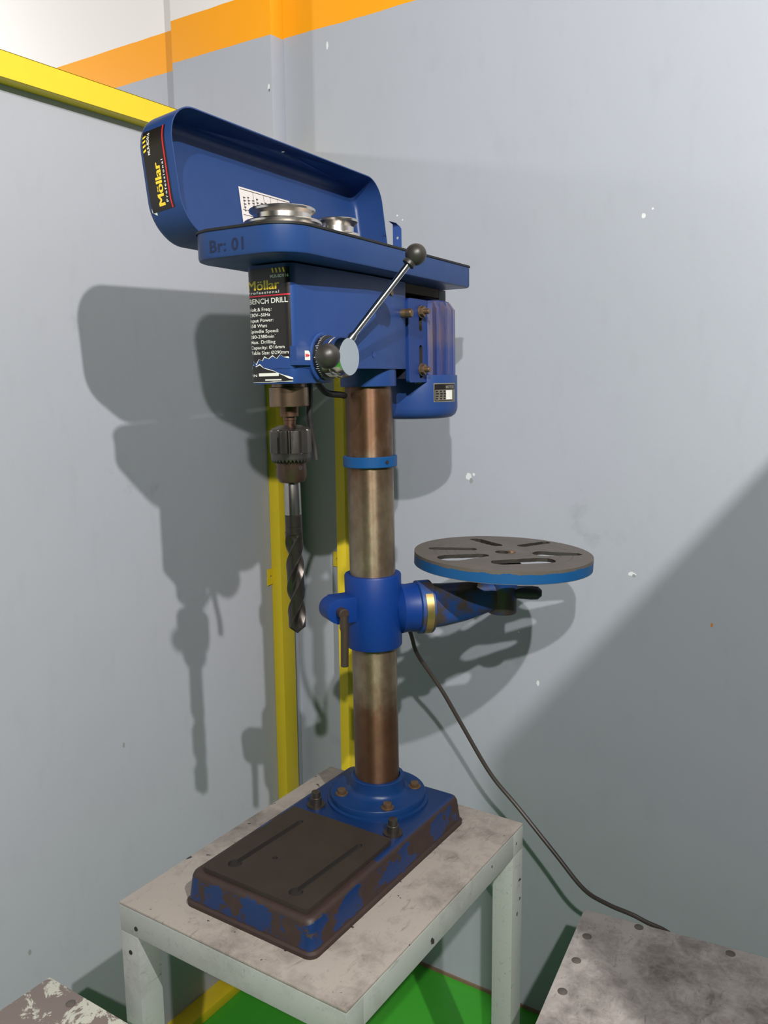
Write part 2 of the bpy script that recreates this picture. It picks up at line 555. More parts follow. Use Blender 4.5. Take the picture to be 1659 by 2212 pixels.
# yellow steel frame on the partition and the back wall
t1 = struct(MB().box(XP - 0.020, XP + 0.030, -2.6, PF - 0.002, 1.1932, 1.2325).box(-0.5283, XP + 0.030, PF - 0.002, YW - 0.0005, 1.1932, 1.2325).build('trim_1', 'yellow', bevel=0.0012))
def angle_post(name, x0, x1, y0, y1, z0, z1):
    t = 0.004
    # angle iron with its corner towards the room
    P = [(x0, y0), (x1, y0), (x1, y1), (x1 - t, y1), (x1 - t, y0 + t), (x0, y0 + t)]
    return struct(MB().plate(P, [], z0, z1).build(name, 'yellow', bevel=0.0008))
t2 = angle_post('trim_2', XP, XP + 0.028, 0.371, 0.4145, -H, 1.1928)
t3 = angle_post('trim_3', -0.388, -0.364, YW - 0.031, YW, -H, 1.04)
mt = Matrix(((0, 0, 1, 0), (1, 0, 0, 0), (0, 1, 0, 0), (0, 0, 0, 1)))     # xy plate -> plane facing +x
for z in (0.287, -0.30):
    MB().plate([(0.3530, z - .019), (0.3720, z - .017), (0.3720, z + .018), (0.3545, z + .019)], [circle(0.3650, z, .0036, 12)], XP + 0.0005, XP + 0.0035, 0, mt).build('fixing_tab', 'yellow', t2)
mt2 = Matrix(((1, 0, 0, 0), (0, 0, -1, 0), (0, 1, 0, 0), (0, 0, 0, 1)))   # xy plate -> plane facing -y
for z in (0.324, -0.30):
    MB().plate([(-0.4200, z - .017), (-0.3870, z - .019), (-0.3870, z + .019), (-0.4190, z + .017)], [circle(-0.4080, z, .0036, 12)], -YW + 0.0005, -YW + 0.0035, 0, mt2).build('fixing_tab', 'yellow', t3)
struct(MB().box(XP, XP + 0.045, -2.6, 0.36, -H, -H + 0.022).build('trim_4', 'yellow', bevel=0.002))

# ------------------------------------------------------------------ benches
def bench(name, label, x0, x1, y0, y1, z, top_mat, leg=(0.036, 0.040), apron=0.040, rot=0.0, bolts=(), top_t=0.004):
    t = thing(name, label, 'bench', ((x0 + x1) / 2, (y0 + y1) / 2, -H), 'low steel work benches')
    ap = apron
    MB().box(x0, x1, y0, y1, z - top_t, z).build('bench_top', top_mat, t, bevel=0.0018)
    zt = z - top_t - 0.0006
    for (xa, xb, ya, yb) in ((x0, x1, y0, y0 + 0.036), (x0, x1, y1 - 0.036, y1), (x0, x0 + 0.036, y0 + 0.036, y1 - 0.036), (x1 - 0.036, x1, y0 + 0.036, y1 - 0.036)):
        MB().box(xa, xb, ya, yb, zt - ap, zt).build('apron_rail', 'bench_leg', t, bevel=0.0016)
    for xa in (x0, x1 - leg[0]):
        for ya in (y0, y1 - leg[1]):
            MB().box(xa, xa + leg[0], ya, ya + leg[1], -H, zt - ap).build('leg', 'bench_leg', t, bevel=0.0016)
    bm_ = None
    for (bx, by) in bolts:
        if bm_ is None:
            bm_ = MB().lathe([(0.0072, 0), (0.0072, 0.0008), (0.0042, 0.0022), (0.0, 0.0024)], 14).mesh('bolt_head', [M['worn_bolt']])
        link('bolt_head', bm_, t, Matrix.Translation(Vector((bx, by, z)) - ORG[t.name]))
    if rot: t.rotation_euler = (0, 0, rot)
    return t
mb = bench('work_bench', 'grey steel bench carrying the blue drill press', -0.199, 0.2005, -0.365, 0.1403, 0.0, 'bench_top')
# open bolt holes in the front rail and leg
for (x, z) in ((-0.1655, -0.031), (-0.1800, -0.073)):
    MB().lathe([(0.0034, 0), (0.0034, 0.0008)], 12, 0, Matrix.Translation((x, -0.3650, z)) @ Matrix.Rotation(PI / 2, 4, 'X')).build('bolt_hole', 'dark', mb)
# the bench on the right stands turned a little about its visible back corner
ang = 0.116
c0 = Vector((0.2927, 0.1879, 0))
Rm = Matrix.Rotation(-ang, 3, 'Z')
rbolts = []
for (x, y) in ((0.3217, 0.1209), (0.3845, 0.188), (0.3278, 0.0574), (0.3347, -0.0173), (0.5228, 0.1996)):
    q = Rm @ (Vector((x, y, 0)) - c0) + c0
    rbolts.append((q.x, q.y))
rb = bench('work_bench', 'scratched steel bench with bolted top in the right corner, cord lying behind it', c0.x, c0.x + 0.40, c0.y - 0.50, c0.y, -0.15, 'bench_top2', bolts=rbolts)
cc = Vector((c0.x + 0.20, c0.y - 0.25, 0))
d = Matrix.Rotation(ang, 3, 'Z') @ (cc - c0) + c0
rb.rotation_euler = (0, 0, ang)
rb.location = (d.x, d.y, 0)
bench('work_bench', 'small bench top with flaking white paint in the lower left corner', -0.3270, 0.06, -0.80, -0.3990, -0.15, 'bench_top3', bolts=[(-.2523, -.4179)])

# ------------------------------------------------------------------ the drill press
dp = thing('drill_press', 'blue bench drill press with raised belt cover and rusty round column', 'drill press', (0, 0, 0))
# frame of the upper works: a slight lean and the head swung a little on the column
ML = Matrix.Rotation(math.radians(-0.65), 4, 'Y')
MH = ML @ Matrix.Rotation(math.radians(3.5), 4, 'Z')
V0 = 0.0067
MC = MH @ Matrix.Translation((0, V0, 0))         # column axis
VS = -0.2012
MS = MH @ Matrix.Translation((0, VS, 0))         # spindle axis

# --- base
W2, YF, YB, HB = 0.1157, -0.3200, 0.0935, 0.050
def brect(i, r, z):
    return [(x, y, z) for x, y in rrect(-W2 + i, W2 - i, YF + i, YB - i, r, 5)]
base = MB().rings([brect(0, .014, 0.0), brect(-.0005, .014, 0.006), brect(.0025, .013, 0.0085), brect(.0065, .012, 0.042), brect(.0085, .012, 0.047), brect(.0125, .010, 0.0495), brect(.016, .009, 0.050)]).build('base', 'base', dp, angle=0.7)
pad_o = rrect(-0.0905, 0.0965, -0.3045, -0.1015, .004, 2)
def keyslot(ax, ay, bx, by):
    # narrow slot with a round keyhole at its front end
    P = []
    t = math.atan2(ay - by, ax - bx)
    w, R = 0.0046, 0.0100
    a0 = math.asin(w / R)
    n = 14
    for i in range(n + 1):
        a = t + a0 + (2 * PI - 2 * a0) * i / n
        P.append((bx + R * math.cos(a), by + R * math.sin(a)))
    for i in range(7):
        a = t - PI / 2 + PI * i / 6
        P.append((ax + w * math.cos(a), ay + w * math.sin(a)))
    return P
holes = [keyslot(-0.0507, -0.1345, -0.0575, -0.2740), keyslot(0.0651, -0.1415, 0.0585, -0.2810), circle(-0.0185, -0.2330, .0042, 10)]
MB().plate(pad_o, holes, 0.0485, 0.0575, 0, None, 1).build('work_pad', ['pad', 'dark'], base)
for hh in holes[:2]:
    MB().plate(hh, [], 0.0492, 0.0506).build('slot_floor', 'dark', base)

hexp = [(math.cos(PI / 3 * i), math.sin(PI / 3 * i)) for i in range(6)]
def hexbolt(r, h, shank_r=0, shank_h=0, washer=0):
    b = MB()
    z = 0
    if washer:
        b.lathe([(washer, 0), (washer, 0.0025)], 20)
        z = 0.0025
    b.plate([(x * r, y * r) for x, y in hexp], [], z, z + h)
    if shank_h: b.lathe([(shank_r, z + h), (shank_r, z + h + shank_h), (shank_r * .7, z + h + shank_h + .001)], 14)
    return b
nut_me = hexbolt(0.0085, 0.006, 0, 0, 0.0115).mesh('flange_bolt', [M['bolt']], bevel=0.0008)
fl_bolt = hexbolt(0.0075, 0.0065, 0, 0, 0.0105).mesh('flange_bolt', [M['bolt']], bevel=0.0008)
anchor = MB().lathe([(0.0150, 0), (0.0150, 0.003), (0.0090, 0.0032), (0.0090, 0.0145), (0.0085, 0.015), (0.0072, 0.0152), (0.0072, 0.024), (0.0060, 0.0248)], 22).mesh('anchor_bolt', [M['dark_bolt']])
for (x, y) in ((-0.0700, -0.0700), (0.0825, -0.0770)):
    link('anchor_bolt', anchor, base, Matrix.Translation((x, y, 0.050)))

# --- column flange, column
flange = MB().lathe([(0.0830, 0.0485), (0.0830, 0.0535), (0.0780, 0.0545), (0.0780, 0.0630), (0.0770, 0.0645), (0.0520, 0.0665), (0.0465, 0.0700), (0.0440, 0.0750), (0.0432, 0.0905), (0.0420, 0.0915), (0.0368, 0.0915), (0.0368, 0.0485)], 56, 0, Matrix.Translation((0, V0, 0)), closed=True).build('column_flange', blue_paint('flange_blue', (0.005, 0.030, 0.115, 1), 0.36, 0.04), dp)
for (x, y, a) in ((-0.0400, -0.0400, .3), (0.0480, -0.0390, .9), (0.0480, 0.0440, .1), (-0.0430, 0.0500, .5)):
    link('flange_bolt', fl_bolt, flange, Matrix.Translation((x, y, 0.0648)) @ Matrix.Rotation(a, 4, 'Z'))
MB().lathe([(0.0362, 0.0560), (0.0362, 0.86)], 56, 0, MC).build('column', 'column', dp)
ring = MB().lathe([(0.0364, 0.5995), (0.0415, 0.5995), (0.0422, 0.6003), (0.0422, 0.6150), (0.0415, 0.6158), (0.0364, 0.6158)], 48, 0, MC, closed=True).build('stop_collar', 'blue_bright', dp)
sa = math.radians(-22)
MB().lathe([(0.0030, 0), (0.0030, 0.002)], 10, 0, MC @ Matrix.Translation((0.0412 * math.cos(sa), 0.0412 * math.sin(sa), 0.608)) @ Matrix.Rotation(sa, 4, 'Z') @ Matrix.Rotation(PI / 2, 4, 'Y')).build('set_screw', 'dark_bolt', ring)

# --- table bracket on the column
DC = Vector((0.1478, 0.162, 0.451))              # centre of the table's upper face
ad = Vector((DC.x, DC.y - V0, 0)).normalized()
MA = Matrix(((ad.x, -ad.y, 0, 0), (ad.y, ad.x, 0, V0), (0, 0, 1, 0), (0, 0, 0, 1)))   # x along the arm
MAX = lambda z: MA @ Matrix.Translation((0, 0, z)) @ Matrix.Rotation(PI / 2, 4, 'Y') @ Matrix.Rotation(PI / 2, 4, 'Z')
bk = MB().lathe([(0.0366, 0.3120), (0.0440, 0.3120), (0.0452, 0.3140), (0.0452, 0.4270), (0.0440, 0.4290), (0.0366, 0.4290)], 56, 0, MC, closed=True)
bk.lathe([(0.0290, 0.030), (0.0400, 0.040), (0.0385, 0.050), (0.0400, 0.066)], 44, 0, MAX(0.3690))
bracket = bk.build('table_bracket', 'blue_cast', dp)
ld_ = Vector((-0.5, -0.866, 0))
MLG = Matrix(((ld_.x, -ld_.y, 0, 0), (ld_.y, ld_.x, 0, V0), (0, 0, 1, 0), (0, 0, 0, 1)))
lugp = [(0.036, -0.020), (0.075, -0.020)] + [(0.072 + 0.019 * math.cos(-PI / 2 + PI * i / 12) * 1.0, 0.0 + 0.019 * math.sin(-PI / 2 + PI * i / 12)) for i in range(1, 12)] + [(0.075, 0.020), (0.036, 0.020)]
mlug = MLG @ Matrix.Translation((0, 0, 0.3800)) @ Matrix.Rotation(PI / 2, 4, 'X')
MB().plate(lugp, [], -0.018, 0.018, 0, mlug).build('clamp_lug', M['blue_cast'], bracket, bevel=0.003)
# side of the lug that faces the room: local z of the lug plane
nz = (mlug.to_3x3() @ Vector((0, 0, 1))).normalized()
sgn = 1 if nz.dot(Vector((CX, CY, 0))) > 0 else -1
lp = Vector((0.070, 0, 0.3780 - 0.3800))
cen = mlug @ Vector((0.069, -0.001, sgn * 0.018))
pin = nz * sgn
lev = MB()
lev.tube([cen - pin * 0.002, cen + pin * 0.012], 0.0085, 16)
lev.tube([cen + pin * 0.011, cen + pin * 0.0135], [0.0085, 0.0065], 16)
e0 = cen + pin * 0.011 + Vector((0, 0, -0.002))
lev.tube([e0, e0 + Vector((0, 0, -0.020)), e0 + Vector((0.001, 0, -0.024)), e0 + Vector((0.0, 0, -0.081))], [0.0066, 0.0070, 0.0062, 0.0062], 16)
lev.build('clamp_lever', metal('rusty_lever_steel', srgb(96, 80, 72), 0.45, 0.2, 0.7), bracket)

# tilting arm, tilt joint and scale
arm = MB()
arm.lathe([(0.0405, 0.0665), (0.0430, 0.0680), (0.0430, 0.0890), (0.0415, 0.0905), (0.0330, 0.0920)], 48, 0, MAX(0.3690))
def sec(x, w, zt, zb, n=20):
    P = []
    for i in range(n):
        a = 2 * PI * i / n
        c, s_ = math.cos(a), math.sin(a)
        P.append(MA @ Vector((x, w * math.copysign(abs(c) ** .7, c), (zt + zb) / 2 + (zt - zb) / 2 * math.copysign(abs(s_) ** .7, s_))))
    return P
arm.rings([sec(0.088, .031, .405, .335), sec(0.110, .027, .404, .336), sec(0.150, .022, .404, .342), sec(0.185, .019, .404, .352), sec(0.214, .017, .404, .356)])
armo = arm.build('table_arm', 'bracket', dp)
# brass scale wrapped round the joint, on the side seen from the room
sc_ = MB()
P0, P1 = [], []
seg = []
for i in range(15):
    a = math.radians(-62 + 104 * i / 14)
    seg.append(a)
mx_ = MA @ Matrix.Translation((0, 0, 0.3690))
for i, a in enumerate(seg):
    r = 0.0438
    y, z = -r * math.cos(a), r * math.sin(a)
    P0.append(mx_ @ Vector((0.0735, y, z)))
    P1.append(mx_ @ Vector((0.0855, y, z)))
sc_.add(P0 + P1, [(i, i + 1, 15 + i + 1, 15 + i) for i in range(14)])
sc_.build('tilt_scale', 'brass', armo)
tb = MB().lathe([(0.0232, 0.3500), (0.0240, 0.3515), (0.0240, 0.4290), (0.0300, 0.4318)], 36, 0, Matrix.Translation((DC.x, DC.y, 0))).build('table_boss', 'bracket', dp)
ld2 = Vector((0.86, 0.30, 0)).normalized()
q0 = Vector((DC.x, DC.y, 0.385)) + ld2 * 0.018
MB().tube([q0, q0 + ld2 * 0.030, q0 + ld2 * 0.040, q0 + ld2 * 0.046], [0.0105, 0.0115, 0.0105, 0.005], 16).build('lock_screw', flat('dark_lock_screw', srgb(40, 44, 56), 0.5), tb)

# round table with radial slots
def rad(aa, ra, ab, rb_, w, w2=None):
    a = (ra * math.cos(math.radians(aa)), ra * math.sin(math.radians(aa)))
    b = (rb_ * math.cos(math.radians(ab)), rb_ * math.sin(math.radians(ab)))
    return capsule(a, b, w, w2)
rnd = random.Random(3)
def ragged(poly, amp=0.0010):
    out = []
    for i in range(len(poly)):
        a, b = Vector(poly[i]), Vector(poly[(i + 1) % len(poly)])
        L = (b - a).length
        n = max(1, int(L / 0.006))
        for j in range(n):
            q = a.lerp(b, j / n)
            out.append((q.x + rnd.uniform(-amp, amp), q.y + rnd.uniform(-amp, amp)))
    return out
slots = [ragged(rad(140, .113, 126, .062, .0105)), ragged(rad(203, .112, 191, .055, .0105)), ragged(rad(-116, .104, -110, .048, .022, .012)),
         ragged(rad(-66, .082, -14, .082, .017, .019)), ragged(rad(28, .066, 30, .118, .019, .010)), ragged(rad(88, .072, 80, .126, .0090))]
tilt = Matrix.Translation(DC) @ Matrix.Rotation(0.0234, 4, 'Y') @ Matrix.Rotation(-0.0192, 4, 'X')
tbm = MB().plate(circle(0, 0, 0.1395, 96), slots + [circle(0.0, 0.0, 0.0130, 20)], -0.0060, 0.0, 0, tilt, hole_mat=1)
tbm.lathe([(0.1393, 0.0), (0.1450, 0.0), (0.1450, -0.0205), (0.1393, -0.0205)], 96, 0, tilt, closed=True)
tbm.build('work_table', ['disc', flat('oily_slot_wall', srgb(40, 35, 31), 0.6)], dp, angle=0.5)
MB().lathe([(0.0070, -0.019), (0.0070, -0.002), (0.0055, 0.0)], 16, 0, tilt @ Matrix.Translation((0.012, 0.007, 0.003))).build('centre_stud', 'bolt', dp)

# --- head casting
def head_outline(f0, rear, wf, wr, rf=0.011, rr=0.010, n=6):
    P = []
    for i in range(n + 1):
        a = PI + 0.5 * PI * i / n
        P.append((-wf + rf + rf * math.cos(a), f0 + rf + rf * math.sin(a)))
    for i in range(n + 1):
        a = 1.5 * PI + 0.5 * PI * i / n
        P.append((wf - rf + rf * math.cos(a), f0 + rf + rf * math.sin(a)))
    P += [(wr, -0.060), (wr, rear - rr)]
    P += [(wr - rr + rr * math.cos(a), rear - rr + rr * math.sin(a)) for a in [0.25 * PI, 0.5 * PI]]
    P += [(-(wr - rr), rear), (-wr, rear - rr), (-wr, -0.060)]
    return P
HF = -0.2375
hb_ = MB()
ol = head_outline(HF, 0.056, 0.036, 0.0450)
hb_.rings([[(x * 0.99, y, 0.7478) for x, y in ol], [(x, y, 0.7495) for x, y in ol], [(x, y, 0.8780) for x, y in ol]], 0, MH)
lo = rrect(-0.0358, 0.0358, HF + .0006, -0.140, [.011, .011, .016, .016], 6)
hb_.rings([[(x * .97, y + .0006, 0.7285) for x, y in lo], [(x, y, 0.7310) for x, y in lo], [(x, y, 0.7550) for x, y in lo]], 0, MH)
hb_.lathe([(0.0366, 0.7222), (0.0425, 0.7222), (0.0430, 0.7235), (0.0430, 0.7520), (0.0366, 0.7520)], 48, 0, MC, closed=True)
VHUB, ZHUB = -0.1740, 0.7615
MHUB = MH @ Matrix.Translation((0, VHUB, ZHUB)) @ Matrix.Rotation(PI / 2, 4, 'Y')     # local z points out of the side
hb_.lathe([(0.0335, 0.030), (0.0335, 0.0400), (0.0318, 0.0412)], 40, 0, MHUB)
hb_.box(0.030, 0.0400, -0.2370, -0.190, 0.7515, 0.7755, 0, MH)
head = hb_.build('head', 'blue', dp, angle=0.5)

# lettered label wrapped round the front of the head
def wrap_head(s, z, off):
    rf, wf = 0.011, 0.036
    fl = wf - rf
    if s < -fl:
        a = (-fl - s) / rf
        x, y = -fl - rf * math.sin(a), HF + rf - rf * math.cos(a)
        nx, ny = -math.sin(a), -math.cos(a)
    elif s > fl:
        a = (s - fl) / rf
        x, y = fl + rf * math.sin(a), HF + rf - rf * math.cos(a)
        nx, ny = math.sin(a), -math.cos(a)
    else:
        x, y, nx, ny = s, HF, 0, -1
    return MH @ Vector((x + nx * off, y + ny * off, z))
def zpx(py): return 0.8745 - (py - 572) * 0.000569
class Print(MB):  # flat lettering and print laid on a surface
    def __init__(s, fn):
        super().__init__()
        s.fn = fn
    def put(s, vf, mat, off):
        V, F = vf
        return s.add([s.fn(x, y, off) for x, y in V], F, mat)
lab = Print(wrap_head)
SL, SR = -0.040, 0.0325
zt, zb_ = zpx(574), zpx(824)
lab.put(grid2d(SL, SR, zpx(752), zt, 26, 1), 0, .0004)
# torn lower part: ragged strips of the label left on the paint
def strip(pts, mat, off):
    # pts: columns (s, z_low, z_high)
    V = [(a, b) for a, b, c in pts] + [(a, c) for a, b, c in pts]
    n = len(pts)
    lab.put((V, [(i, i + 1, n + i + 1, n + i) for i in range(n - 1)]), mat, off)
zq = zpx(752)
strip([(-.040, zpx(792), zq), (-.034, zpx(790), zq), (-.028, zpx(776), zq), (-.024, zpx(783), zq), (-.019, zpx(772), zq), (-.014, zpx(776), zq), (-.010, zpx(766), zq), (-.004, zpx(772), zq), (.003, zpx(764), zq), (.009, zpx(772), zq), (.015, zpx(763), zq), (.021, zpx(769), zq), (.027, zpx(768), zq), (.0325, zpx(773), zq)], 0, .0004)
strip([(-.040, zpx(797), zq), (-.034, zpx(796), zq), (-.0275, zpx(777), zq), (-.0235, zpx(786), zq), (-.019, zpx(773), zq), (-.0135, zpx(777), zq), (-.010, zpx(769), zq), (-.0035, zpx(773), zq), (.003, zpx(767), zq), (.0095, zpx(773), zq), (.015, zpx(764), zq), (.0212, zpx(770), zq), (.027, zpx(772), zq), (.0325, zpx(774), zq)], 2, .0002)
strip([(-.038, zpx(824), zpx(790)), (-.030, zpx(824), zpx(785)), (-.024, zpx(824), zpx(790)), (-.018, zpx(824), zpx(786)), (-.012, zpx(824), zpx(793)), (-.004, zpx(824), zpx(797)), (.004, zpx(823), zpx(800)), (.012, zpx(823), zpx(806)), (.020, zpx(823), zpx(811)), (.027, zpx(822), zpx(817)), (.0325, zpx(822), zpx(819))], 0, .0004)
strip([(-.038, zpx(825), zpx(789)), (-.030, zpx(825), zpx(784)), (-.024, zpx(825), zpx(788)), (-.018, zpx(825), zpx(783)), (-.012, zpx(825), zpx(792)), (-.004, zpx(825), zpx(795)), (.004, zpx(825), zpx(799)), (.012, zpx(824), zpx(805)), (.020, zpx(824), zpx(809)), (.027, zpx(824), zpx(812)), (.0325, zpx(824), zpx(815))], 2, .0002)
lab.put(grid2d(-.020, .012, zpx(811), zpx(804), 6, 1), 2, .0006)
lab.put(grid2d(-.010, .016, zpx(821), zpx(818), 4, 1), 2, .0006)
lab.put(text2d('S/N', -.033, zpx(812), .010, .0032, .01), 2, .0006)
TX = -.0318
for i in range(4):
    x = .008 + i * .0056
    lab.put(([(x, zpx(585)), (x + .0022, zpx(585)), (x + .0006, zpx(575)), (x - .0016, zpx(575))], [(0, 1, 2, 3)]), 1, .0006)
lab.put(text2d('MLR-BD016', .004, zpx(595.5), .0275, .0036, .02), 2, .0006)
for dx_ in (-.0006, 0, .0006): lab.put(text2d('Möllar', TX - .0005 + dx_, zpx(620), .0500, .0118), 1, .0006 + dx_ * .1)
lab.put(text2d('Professional', TX - .001, zpx(628.5), .0500, .0032, .025, 1.35), 2, .0006)
lab.put(grid2d(SL, SR, zpx(634.6), zpx(631.8), 26, 1), 3, .0006)
lab.put(text2d('BENCH DRILL', TX + .0005, zpx(650), .0610, .0064, .012), 2, .0006)
rows = [('Volt.& Freq.:', .0385, 666), ('230V~50Hz', .0360, 678), ('Input Power:', .0410, 690), ('550 Watt', .0300, 702), ('Spindle Speed:', .0490, 714), ('280-2380min', .0410, 726), ('Max. Drilling', .0430, 738), ('Capacity: Ø16mm', .0580, 750), ('Table Size: Ø290mm', .0640, 762)]
for s_, w_, py in rows:
    lab.put(text2d(s_, TX, zpx(py), w_ * .94, .0042, .006), 2, .0006)
lab.put(grid2d(TX + .0400, TX + .0412, zpx(719.5), zpx(718.6)), 2, .0006)
lab.build('front_label', ['lbl_black', 'lbl_yellow', 'lbl_white', 'lbl_red'], head, flip=False)

def side_pt(v, z, u=0.0451): return MH @ Vector((u, v, z))
MB().tube([side_pt(.036, .831, .040), side_pt(.036, .831, .060), side_pt(.036, .831, .062)], [.0068, .0068, .0055], 14).build('stop_stud', 'bolt', head)
MB().tube([side_pt(.0015, .8593, .040), side_pt(.0015, .8593, .0475)], .0045, 12).build('side_screw', 'bolt', head)
MB().tube([side_pt(-.052, .768, .040), side_pt(-.052, .768, .0458)], .0050, 12).build('side_screw', M['blue'], head)
pt = MB()
ptm = lambda pts, z_: [MH @ Vector((0.0402 + z_, v, z)) for v, z in pts]
pv, pz = -0.2135, 0.7640
pt.add(ptm([(pv - .006, pz - .006), (pv + .006, pz - .006), (pv + .006, pz + .003), (pv + .003, pz + .006), (pv - .006, pz + .006)], 0.0003), [(0, 1, 2, 3, 4)], 0)
pt.add(ptm([(pv - .0048, pz - .0022), (pv, pz - .0012), (pv, pz - .0026), (pv + .0048, pz), (pv, pz + .0026), (pv, pz + .0012), (pv - .0048, pz + .0022)], 0.0006), [(0, 1, 2, 3, 4, 5, 6)], 1)
pt.build('pointer_sticker', ['lbl_white', 'lbl_red'], head, flip=False)

# --- feed hub with dial, spokes and knobs
hub = MB().lathe([(0.0262, 0.0480), (0.0262, 0.0600), (0.0250, 0.0607), (0.0250, 0.0622), (0.0262, 0.0630), (0.0268, 0.0640), (0.0268, 0.0715), (0.0240, 0.0790), (0.0, 0.0793)], 48, 0, MHUB).build('feed_hub', 'chrome', dp)
dial = MB().lathe([(0.0290, 0.0412), (0.0290, 0.0484), (0.0270, 0.0488)], 48, 0, MHUB).build('depth_dial', flat('black_dial', srgb(20, 20, 22), 0.4), hub)
tk = MB()
for i in range(60):
    a = 2 * PI * i / 60
    L_ = .0050 if i % 5 == 0 else .0028
    r = .02915
    da = .012
    tk.add([(r * math.cos(a - da), r * math.sin(a - da), .0484 - L_), (r * math.cos(a + da), r * math.sin(a + da), .0484 - L_), (r * math.cos(a + da), r * math.sin(a + da), .0484), (r * math.cos(a - da), r * math.sin(a - da), .0484)], [(0, 1, 2, 3)], 0, MHUB)
tk.build('dial_graduation', 'lbl_white', hub)
MB().lathe([(0.0236, 0.0791), (0.0236, 0.0797), (0.0, 0.0798)], 40, 0, MHUB).build('hub_cap', 'grey_cap', hub)
def hubpt(u, r, deg): return MH @ Vector((u, VHUB + r * math.cos(math.radians(deg)), ZHUB + r * math.sin(math.radians(deg))))
for deg, u1, r1 in ((60.5, 0.1400, 0.1520), (181.5, 0.1440, 0.1500)):
    a, b = hubpt(0.0690, 0.0190, deg), hubpt(u1, r1, deg)
    dv = (b - a).normalized()
    e = b - dv * 0.0115
    rod = MB().tube([a, a + dv * .014, a + dv * .018, e], [.0062, .0062, .0042, .0042], 16).build('feed_rod', 'chrome', hub)
    q = dv.to_track_quat('Z', 'Y').to_matrix().to_4x4()
    prof = [(0.0072, -0.0175), (0.0086, -0.0172), (0.0086, -0.0135), (0.0080, -0.0120)] + [(0.0142 * math.cos(t), 0.0142 * math.sin(t)) for t in [(-50 + 140 * i / 14) * PI / 180 for i in range(15)]]
    MB().lathe(prof, 32, 0, Matrix.Translation(b) @ q).build('knob', 'black', hub, angle=0.9)

# --- quill, spindle and chuck
MB().lathe([(0.0255, 0.6985), (0.0262, 0.6995), (0.0262, 0.7235), (0.0255, 0.7240), (0.0225, 0.7242), (0.0225, 0.7300)], 44, 0, MS).build('quill', 'bronze', dp)
MB().lathe([(0.0080, 0.6700), (0.0080, 0.6800), (0.0088, 0.6805), (0.0088, 0.6850), (0.0122, 0.6855), (0.0124, 0.6985)], 28, 0, MS).build('spindle_nose', 'rust_steel', dp)
ck = MB()
# ribbed sleeve
n = 108
def rib(r, z, ribbed):
    P = []
    for i in range(n):
        a = 2 * PI * i / n
        ph = (i % 9)
        rr_ = r - (0.0034 if ribbed and ph in (0, 1) else 0)
        P.append((rr_ * math.cos(a), rr_ * math.sin(a), z))
    return P
ck.rings([rib(.0150, .6735, False), rib(.0255, .6690, False), rib(.0255, .6682, False), rib(.0279, .6672, True), rib(.0281, .6660, True), rib(.0281, .6375, True), rib(.0272, .6370, False), rib(.0268, .6345, False), rib(.0268, .6305, False)], 0, MS)
chuck = ck.build('chuck', 'chuck', dp, angle=0.5)
# bevel gear teeth of the chuck key ring
n2 = 64
R0 = [(.0268 * math.cos(2 * PI * i / n2), .0268 * math.sin(2 * PI * i / n2), .6305) for i in range(n2)]
R1, R2 = [], []
for i in range(n2):
    hi = i % 2 == 0
    R1.append((.0262 * math.cos(2 * PI * i / n2), .0262 * math.sin(2 * PI * i / n2), .6252 if hi else .6295))
    R2.append((.0200 * math.cos(2 * PI * i / n2), .0200 * math.sin(2 * PI * i / n2), .6235 if hi else .6270))
MB().rings([R0, R1, R2], 0, MS).build('gear_ring', 'chuck', chuck, angle=0.3)
MB().lathe([(0.0202, 0.6280), (0.0204, 0.6050), (0.0170, 0.5985), (0.0160, 0.5975), (0.0118, 0.5975)], 40, 0, MS).build('chuck_nose', 'chuck_low', chuck)
for a in (-162, -20, 100):
    a = math.radians(a)
    MB().lathe([(0.0034, 0), (0.0034, 0.0012)], 14, 0, MS @ Matrix.Translation((0.0196 * math.cos(a), 0.0196 * math.sin(a), 0.6175)) @ Matrix.Rotation(a, 4, 'Z') @ Matrix.Rotation(PI / 2, 4, 'Y')).build('key_hole', 'dark', chuck)

# --- belt tray, pulleys, cover
TF, TB, TW = -0.302, 0.213, 0.0815
ZR, ZBt = 0.9150, 0.8805
def tray_ring(i, z, rf=.046, rb2=.010):
    return [(x, y, z) for x, y in rrect(-TW + i, TW - i, TF + i, TB - i, [max(rf - i, .004), max(rf - i, .004), max(rb2 - i, .002), max(rb2 - i, .002)], 10)]
t = .0016
tr = MB().rings([tray_ring(.004, ZBt), tray_ring(.0012, ZBt + .0012), tray_ring(0.0, ZBt + .004), tray_ring(0, ZR), tray_ring(t, ZR), tray_ring(t, ZBt + .004), tray_ring(.006, ZBt + .002)], 0, MH)
tray = tr.build('belt_tray', 'blue_sheet', dp, angle=0.7)
ln = MB().rings([tray_ring(-.0014, ZR - .0016), tray_ring(-.0016, ZR + .0010), tray_ring(-.0002, ZR + .0016), tray_ring(t + .0008, ZR + .0010), tray_ring(t + .0006, ZR - .0016)], 0, MH, cap=False)
ln.build('rim_edging', M['rubber'], tray)
def wrap_tray(s, z, off):
    R = .046
    fl = TW - R
    sg = -1 if s < 0 else 1
    d_ = abs(s)
    if d_ <= fl: x, y, nx, ny = s, TF, 0, -1
    else:
        a = (d_ - fl) / R
        x, y, nx, ny = sg * (fl + R * math.sin(a)), TF + R - R * math.cos(a), sg * math.sin(a), -math.cos(a)
    return MH @ Vector((x + nx * off, y + ny * off, z))
wr = Print(wrap_tray)
wr.put(text2d('Br: 01', -.0370, .8880, .0520, .0140, .02, 1.1), 0, .0004)
wr.build('marker_writing', 'ink', tray, flip=False)
